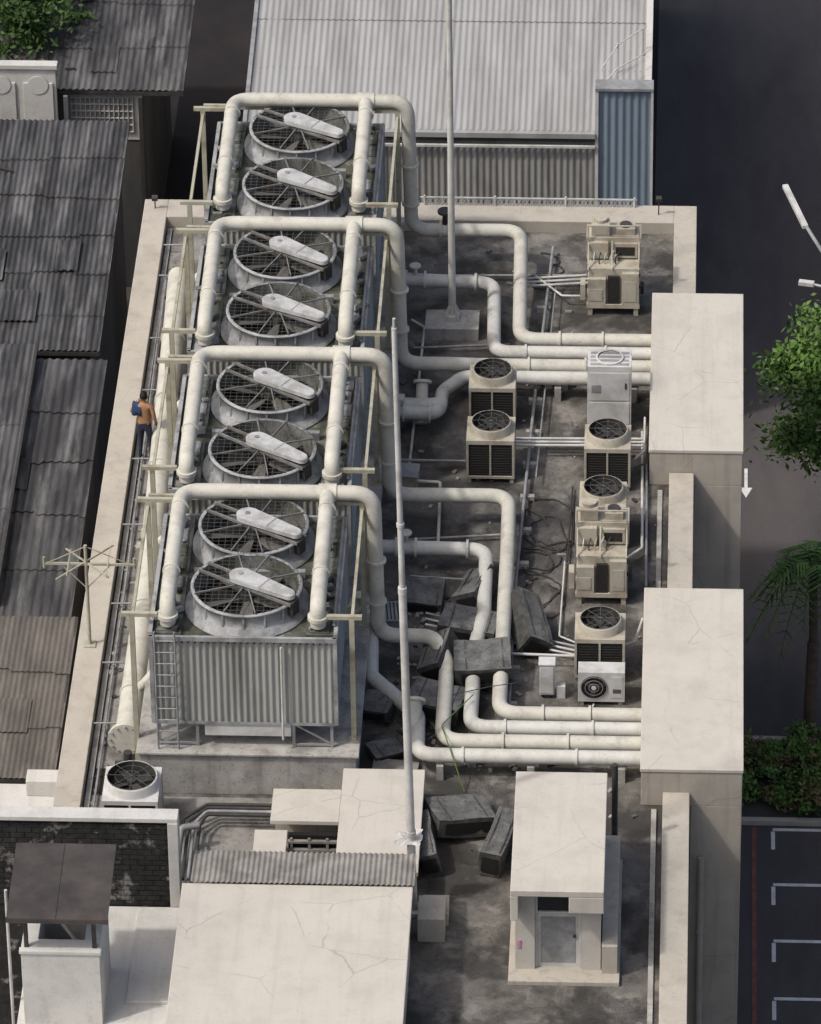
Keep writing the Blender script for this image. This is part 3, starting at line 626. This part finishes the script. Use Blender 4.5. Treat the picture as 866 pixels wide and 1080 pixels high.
m=MB('electrical_cabinet'); m.box(2.9,3.2,-6.7,-6.45,.12,.85,acW); m.box(2.88,3.22,-6.72,-6.43,.85,.88,acW); m.box(2.92,3.18,-6.712,-6.7,.16,.8,acW); m.box(2.94,2.98,-6.62,-6.56,.002,.12,dkM); m.box(3.12,3.16,-6.62,-6.56,.002,.12,dkM)
m.box(3.24,3.42,-6.66,-6.5,.002,.3,acW); m.build(.008)

# ------------------------------------------------------------ debris
def deb(x,y,z,sx,sy,sz,rx,ry,rz):
    m=MB('discarded_duct_section'); R=EUL(rx,ry,rz); c=Vector((x,y,z))
    bm=bmesh.new(); bmesh.ops.create_cube(bm,size=1); bmesh.ops.subdivide_edges(bm,edges=bm.edges[:],cuts=11,use_grid_fill=True)
    sd=rnd()*50; vs=[]
    for v in bm.verts:
        q=Vector((v.co.x*sx,v.co.y*sy,v.co.z*sz)); q+=nz_.noise_vector(q*1.6+Vector((sd,0,0)))*.045+nz_.noise_vector(q*9+Vector((sd,0,0)))*.008
        vs.append(c+R@q)
    top=[f for f in bm.faces if f.normal.z>.5]; oth=[f for f in bm.faces if f.normal.z<=.5]  # top faces take the paler wrap, all other faces the darker one
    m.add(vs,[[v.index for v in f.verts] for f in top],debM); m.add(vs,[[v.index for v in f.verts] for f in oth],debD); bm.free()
    for q in (-.3,.35):
        m.obox(c+R@Vector((sx*q,0,sz*.5+.008)),(.02,sy*.9,.012),R,debD)
    m.obox(c+R@Vector((0,-(sy*.5+.012),0)),(sx*.78,.02,sz*.62),R,blackM)
    m.build()
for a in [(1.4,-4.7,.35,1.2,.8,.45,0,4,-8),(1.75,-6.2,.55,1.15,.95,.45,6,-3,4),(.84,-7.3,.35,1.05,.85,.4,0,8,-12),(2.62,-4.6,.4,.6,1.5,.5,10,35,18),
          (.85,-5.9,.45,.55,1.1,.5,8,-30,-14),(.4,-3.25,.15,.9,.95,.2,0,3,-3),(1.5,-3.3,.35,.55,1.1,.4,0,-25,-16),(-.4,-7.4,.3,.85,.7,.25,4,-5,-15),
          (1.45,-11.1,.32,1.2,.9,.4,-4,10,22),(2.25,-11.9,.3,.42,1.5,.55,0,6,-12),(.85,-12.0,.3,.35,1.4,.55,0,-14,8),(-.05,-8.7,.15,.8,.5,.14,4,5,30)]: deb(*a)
m=MB('roof_rubble')
for i in range(420):
    r=rnd()
    if r<.5: x,y=U_(-.3,2.6),U_(-9.2,-3)
    elif r<.8: x,y=U_(-.5,5.2),U_(-12,10.5)
    else: x,y=U_(-5.9,-5.6),U_(-11,10)
    s=U_(.02,.09); m.obox((x,y,s*.25+.01),(s*U_(1,2.2),s,s*.5),EUL(U_(-10,10),U_(-10,10),U_(0,180)),random.choice([debM,plM,dkM,asbM,asbM]))
m.build()
m=MB('plastic_sheet_scrap'); vs=[]
for i in range(6):
    for j in range(6): vs.append((.32+i*.10+U_(-.04,.04),-13.9+j*.08+U_(-.04,.04),1.68+U_(0,.12)))
m.add(vs,[(i*6+j,i*6+j+6,i*6+j+7,i*6+j+1) for i in range(5) for j in range(5)],acW); m.build()
m=MB('plywood_board'); m.obox((.1,-9.3,.12),(.9,.55,.03),EUL(3,4,-4),asbM); m.obox((.9,-8.0,.1),(.05,1.4,.04),EUL(0,0,25),asbM); m.build()
m=MB('grated_equipment_case'); m.obox((-.25,-4.3,.25),(.5,.7,.4),RZ(6),galvM)
for i in range(6): m.obox((-.25+(i-2.5)*.075,-4.3,.456),(.03,.6,.012),RZ(6),dkM)
m.obox((-.1,1.0,.2),(.45,.5,.36),RZ(-4),acM); m.obox((-.1,1.0,.39),(.48,.53,.02),RZ(-4),galvM); m.build(.008)

# ------------------------------------------------------------ foreground concrete blocks
e=empty('concrete_vent_housing')
m=MB('slabs')
m.box(-.86,.75,-13.6,-10.25,.72,.82,boxM); m.box(-.8,.68,-13.55,-10.3,0,.72,boxwM)
m.box(-2.2,-.865,-11.95,-10.9,.68,.78,boxM); m.box(-2.15,-.9,-11.3,-10.95,0,.68,boxwM)
m.box(-2.5,-1.86,-13.3,-11.98,.5,.58,boxM); m.box(-2.45,-1.9,-13.25,-12.0,0,.5,boxwM)
m.build(.012,parent=e)
m=MB('louvre')
for x in (-1.8,-1.45,-1.1): m.box(x,x+.05,-12.3,-12.25,.002,.6,asbM)
for z in (.1,.3,.5): m.box(-1.84,-.87,-12.31,-12.24,z,z+.05,asbM)
m.box(-1.84,-.87,-12.2,-12.1,.002,.62,blackM); m.build(parent=e)
m=MB('black_service_pipes')
for i in range(4):
    o=.11*i; m.tube([(-3.95+o,-13.2,.25),(-3.95+o,-11.3-o,.3+.02*i),(-3.5,-10.95-o,.4),(-2.2,-10.95-o,.4)],.035,galvM if i==2 else dkM,.15,8)
m.tube([(-4.0,-12.6,.3),(-3.95,-12.0,.6),(-3.6,-11.9,.6)],.07,galvM,.15,10); m.build()
e=empty('utility_room_building')
m=MB('walls')
x0,x1=2.68,4.30; yf=-15.6;yb=-12.3
m.box(x0,3.05,yf,yb,.1,2.13,boxM); m.box(3.93,x1,yf,yb,.1,2.13,boxM); m.box(3.052,3.928,-15.47,yb,.1,2.13,boxwM); m.box(3.052,3.928,yf+.01,-15.475,1.86,2.13,boxM)
m.build(parent=e)
m=MB('roof_slab'); m.box(2.6,4.36,-16.0,-12.22,2.13,2.27,boxM); m.box(3.7,4.36,-16.0,-15.85,1.75,2.128,boxM); m.box(2.6,2.75,-16.0,-15.6,1.55,2.128,boxM); m.build(.015,parent=e)
m=MB('plinth'); m.box(2.55,4.66,-15.98,-12.1,0,.1,boxwM); m.box(4.32,4.62,-15.7,-12.2,.1,.75,boxwM); m.build(.01,parent=e)
m=MB('door'); m.box(3.1,3.88,-15.51,-15.476,.1,1.40,acW); m.box(3.1,3.88,-15.50,-15.476,1.43,1.82,glassM); m.box(3.054,3.1,-15.54,-15.476,.1,1.85,whiteM); m.box(3.88,3.926,-15.54,-15.476,.1,1.85,whiteM); m.box(3.1,3.88,-15.54,-15.476,1.40,1.43,whiteM)
m.box(3.16,3.82,-15.516,-15.511,.2,1.3,galvM)
m.cyl((3.8,-15.55,.85),(3.8,-15.50,.85),.03,n=10,m=dkM); m.box(2.72,2.78,-15.62,-15.603,.62,.8,tapeM); m.build(parent=e)
m=MB('vent_pipe'); m.cyl((4.5,-12.0,.1),(4.5,-12.0,2.3),.06,n=12,m=dkM); m.box(4.42,4.58,-12.25,-11.95,.1,.5,dkM); m.build(parent=e)
e=empty('penthouse_building')
m=MB('walls'); m.box(-3.58,.66,-26,-15.2,-.0,1.5,whiteM); m.build(parent=e)
m=MB('roof_slab'); m.box(-3.66,.73,-26,-15.08,1.5,1.62,boxM); m.build(.02,parent=e)
m=MB('awning'); m.corr((-3.5,-15.1,1.66),(4.25,0,0),(0,1.15,-.12),0,.1,.016,asbM); m.build(parent=e)
m=MB('awning_wall'); m.box(-3.5,.6,-14.6,-14.5,0,1.5,boxwM); m.build(parent=e)
e=empty('terrace_building')
m=MB('terrace'); m.box(-6.6,-3.64,-26,-14.2,-.5,.35,whiteM); m.box(-4.6,-3.7,-17.2,-14.3,.35,.42,whiteM); m.build(.01,parent=e)
m=MB('mouldy_brick_wall'); 
m.box(-9.,-3.95,-14.18,-13.98,-6,2.4,mossW)
for r in range(16):
    off=.0 if r%2 else .14
    for i in range(18):
        x=-9+off+i*.285; m.box(x,min(x+.27,-3.99),-14.2-.008*rnd(),-14.175,.38+r*.122,.38+r*.122+.105,mossW)
m.build(parent=e)
m=MB('wall_coping'); m.box(-9.05,-3.78,-14.26,-13.92,2.4,2.5,whiteM); m.box(-3.98,-3.78,-14.28,-13.9,-.0,2.4,whiteM); m.build(.012,parent=e)
m=MB('chimney_shaft'); sx0,sx1=-6.45,-4.98; ya,yb=-17.85,-16.1
m.box(sx0,sx1,ya,ya+.35,.0,2.1,whiteM); m.box(sx0,sx1,yb-.3,yb,.0,2.1,whiteM); m.box(sx0,sx0+.3,ya+.351,yb-.301,.0,2.1,whiteM); m.box(sx1-.3,sx1,ya+.351,yb-.301,.0,2.1,whiteM)
m.box(sx0+.3,sx1-.3,ya+.35,yb-.3,.1,1.2,blackM)
for x in (sx0+.1,sx1-.1):
    for y in (ya+.12,yb-.12): m.box(x-.04,x+.04,y-.04,y+.04,2.1,2.95,dkM)
m.box(sx0-.03,sx1+.03,ya-.03,ya+.1,2.02,2.1-.003,whiteM)
m.build(.01,parent=e)
m=MB('chimney_canopy'); m.obox((-5.72,-17.0,3.05),(1.88,2.1,.05),EUL(5,0,0),rustM); m.obox((-5.72,-18.02,2.93),(1.9,.03,.12),EUL(5,0,0),rustM)
m.obox((-5.75,-17.0,3.08),(.012,2.1,.012),EUL(5,0,0),dkM)
m.build(parent=e)
m=MB('stanchion_pipe'); m.cyl((-6.75,-17.2,-6),(-6.75,-17.2,3.0),.03,n=8,m=acW); m.build(parent=e)

# ------------------------------------------------------------ person
def person():
    e=empty('maintenance_worker'); 
    O=Vector((-5.74,1.77,.02)); ang=math.radians(-12)
    R=Matrix.Rotation(ang,3,'Z')
    J={'pel':(0,0,.93,.125),'wai':(0,0,1.06,.115),'che':(0,.02,1.28,.135),'shc':(0,.01,1.42,.10),'nec':(0,.02,1.49,.052),
       'hL':(-.09,0,.88,.095),'kL':(-.10,.03,.50,.062),'aL':(-.11,-.03,.09,.042),'tL':(-.12,.12,.035,.035),
       'hR':(.09,0,.88,.095),'kR':(.11,.06,.50,.062),'aR':(.12,.02,.09,.042),'tR':(.13,.17,.035,.035),
       'sL':(-.18,.0,1.40,.062),'eL':(-.30,.05,1.17,.045),'wL':(-.17,.17,1.30,.03),
       'sR':(.18,.0,1.40,.062),'eR':(.25,-.03,1.13,.045),'wR':(.22,.14,.94,.03)}
    names=list(J); ed=[('pel','wai'),('wai','che'),('che','shc'),('shc','nec'),('pel','hL'),('hL','kL'),('kL','aL'),('aL','tL'),('pel','hR'),('hR','kR'),('kR','aR'),('aR','tR'),('shc','sL'),('sL','eL'),('eL','wL'),('shc','sR'),('sR','eR'),('eR','wR')]
    me=bpy.data.meshes.new('body'); me.from_pydata([R@Vector(J[n][:3])+O for n in names],[(names.index(a),names.index(b)) for a,b in ed],[])
    o=bpy.data.objects.new('body',me); S.collection.objects.link(o); o.parent=e
    sk=o.modifiers.new('s','SKIN'); sk.use_smooth_shade=True
    for i,n in enumerate(names):
        r=J[n][3]; sv=me.skin_vertices[0].data[i]; sv.radius=(r*(1.25 if n in('pel','wai','che','shc') else 1),r*.9); sv.use_root=(n=='pel')
    sb=o.modifiers.new('ss','SUBSURF'); sb.levels=2; sb.render_levels=2
    dg=bpy.context.evaluated_depsgraph_get(); ev=o.evaluated_get(dg); nm=bpy.data.meshes.new_from_object(ev)
    o.modifiers.clear(); o.data=nm; nm.materials.clear()
    for m in (skinM,trouM,shirtM,dkM): nm.materials.append(m)
    for p in nm.polygons:
        c=R.inverted()@(p.center-O); p.use_smooth=True
        if c.z<.10: p.material_index=3
        elif c.z<1.0 and abs(c.x)<.2: p.material_index=1
        elif c.z>1.0 and abs(c.x)<.26 and c.z<1.46 and not (c.x<-.2) : p.material_index=2
        else: p.material_index=0
    h=MB('head')
    hc=Vector((0,.05,1.61))
    bm=bmesh.new(); bmesh.ops.create_uvsphere(bm,u_segments=20,v_segments=14,radius=1)
    vs=[];hv=[]
    for v in bm.verts:
        q=v.co.copy(); k=.80+.2*max(0,min(1,(q.z+.6)))
        vs.append(O+R@(hc+Vector((q.x*.076*k,q.y*.094*k,q.z*.118))))
        hv.append(O+R@(hc+Vector((q.x*.083,q.y*.10-.012,q.z*.105+.025))))
    fs=[[v.index for v in f.verts] for f in bm.faces]
    hf=[[v.index for v in f.verts] for f in bm.faces if (f.calc_center_median().z>.35 or (f.calc_center_median().y<.1 and f.calc_center_median().z>-.45))]
    h.add(vs,fs,skinM,True); h.add(hv,hf,hairM,True); bm.free()
    P=lambda x,y,z:O+R@(hc+Vector((x,y,z)))
    h.add([P(-.012,.09,.01),P(.012,.09,.01),P(0,.118,-.03),P(0,.088,-.035)],[(0,2,3),(1,3,2),(0,1,2)],skinM)
    for sx in (-1,1):
        h.obox(P(sx*.03,.083,.008),(.022,.01,.01),R,hairM); h.obox(P(sx*.078,0,-.01),(.014,.035,.055),R,skinM)
    h.obox(P(0,.082,-.058),(.04,.008,.009),R,rustM); h.build(parent=e)
    for sd,(wx,wy,wz),dirv in (('L',(-.17,.17,1.30),Vector((.25,.3,.9))),('R',(.22,.14,.94),Vector((0,.35,-.93)))):
        hd=MB('hand'); d=dirv.normalized(); w=Vector((wx,wy,wz)); sv=d.cross(Vector((0,1,0))).normalized()
        hd.add([O+R@(w+d*a+sv*b+sv.cross(d)*c) for a in (0,.09) for b in (-.036,.036) for c in (-.013,.013)],[(0,1,3,2),(4,6,7,5),(0,4,5,1),(2,3,7,6),(0,2,6,4),(1,5,7,3)],skinM,True)
        for i,L in enumerate((.065,.078,.072,.055)):
            b=w+d*.085+sv*(-.028+.019*i); k=b+d*L*.55; t2=k+d*L*.4+sv.cross(d)*.025
            hd.tube([O+R@b,O+R@k,O+R@t2],(.0095,.0075),skinM,.01,6)
        b=w+d*.03+sv*.034; hd.tube([O+R@b,O+R@(b+sv*.03+d*.03),O+R@(b+sv*.035+d*.055)],(.011,.008),skinM,.01,6)
        hd.build(parent=e)
    cl=MB('shoulder_cloth'); cv=[]
    for i in range(7):
        for j in range(9):
            u=i/6-.5; v=j/8*math.pi*1.05-.1
            cv.append(O+R@Vector((-.13+u*.2,-.13*math.cos(v)+.0+.01*math.sin(7*u),1.33+.15*math.sin(v)-.10*(abs(j-4)/4)**2+.01*math.sin(9*u))))
    cl.add(cv,[(i*9+j,i*9+j+9,i*9+j+10,i*9+j+1) for i in range(6) for j in range(8)],clothM,True)
    oc=cl.build(parent=e); sm=oc.modifiers.new('so','SOLIDIFY'); sm.thickness=.025
person()

# ------------------------------------------------------------ light
W=bpy.data.worlds.new('World'); S.world=W; W.use_nodes=True; nt=W.node_tree
sky=nt.nodes.new('ShaderNodeTexSky'); sky.sky_type='NISHITA'; sky.sun_disc=False
d=Vector((-.78,-.46,0)).normalized(); el=math.radians(55)
sky.sun_elevation=el; sky.sun_rotation=math.atan2(d.x,d.y); sky.air_density=.9; sky.dust_density=6.; sky.ozone_density=.6
bg=nt.nodes['Background']; nt.links.new(sky.outputs[0],bg.inputs[0]); bg.inputs[1].default_value=.15
sd=bpy.data.lights.new('sun','SUN'); sd.energy=2.15; sd.angle=math.radians(2.5); sd.color=(1,.975,.93)
so=bpy.data.objects.new('sun',sd); S.collection.objects.link(so)
sv=Vector((d.x*math.cos(el),d.y*math.cos(el),math.sin(el))); so.rotation_euler=sv.to_track_quat('Z','Y').to_euler(); so.location=(-20,-10,30)

# ------------------------------------------------------------ camera
yw,pt,rl=math.radians(2.96),math.radians(34),math.radians(.8)
f=Vector((-math.sin(yw)*math.cos(pt),math.cos(yw)*math.cos(pt),-math.sin(pt)))
R0=Vector((math.cos(yw),math.sin(yw),0)); U0=R0.cross(f)
Rr=R0*math.cos(rl)-U0*math.sin(rl); Uu=U0*math.cos(rl)+R0*math.sin(rl)
cd_=bpy.data.cameras.new('camera'); co=bpy.data.objects.new('camera',cd_); S.collection.objects.link(co)
m4=Matrix((Rr,Uu,-f)).transposed().to_4x4(); m4.translation=Vector((5.651,-109.287,73.813)); co.matrix_world=m4
cd_.sensor_fit='HORIZONTAL'; cd_.sensor_width=36; cd_.lens=36*6600/866; cd_.clip_start=1; cd_.clip_end=6000
S.camera=co
S.view_settings.view_transform='Standard'; S.view_settings.look='None'; S.view_settings.exposure=0
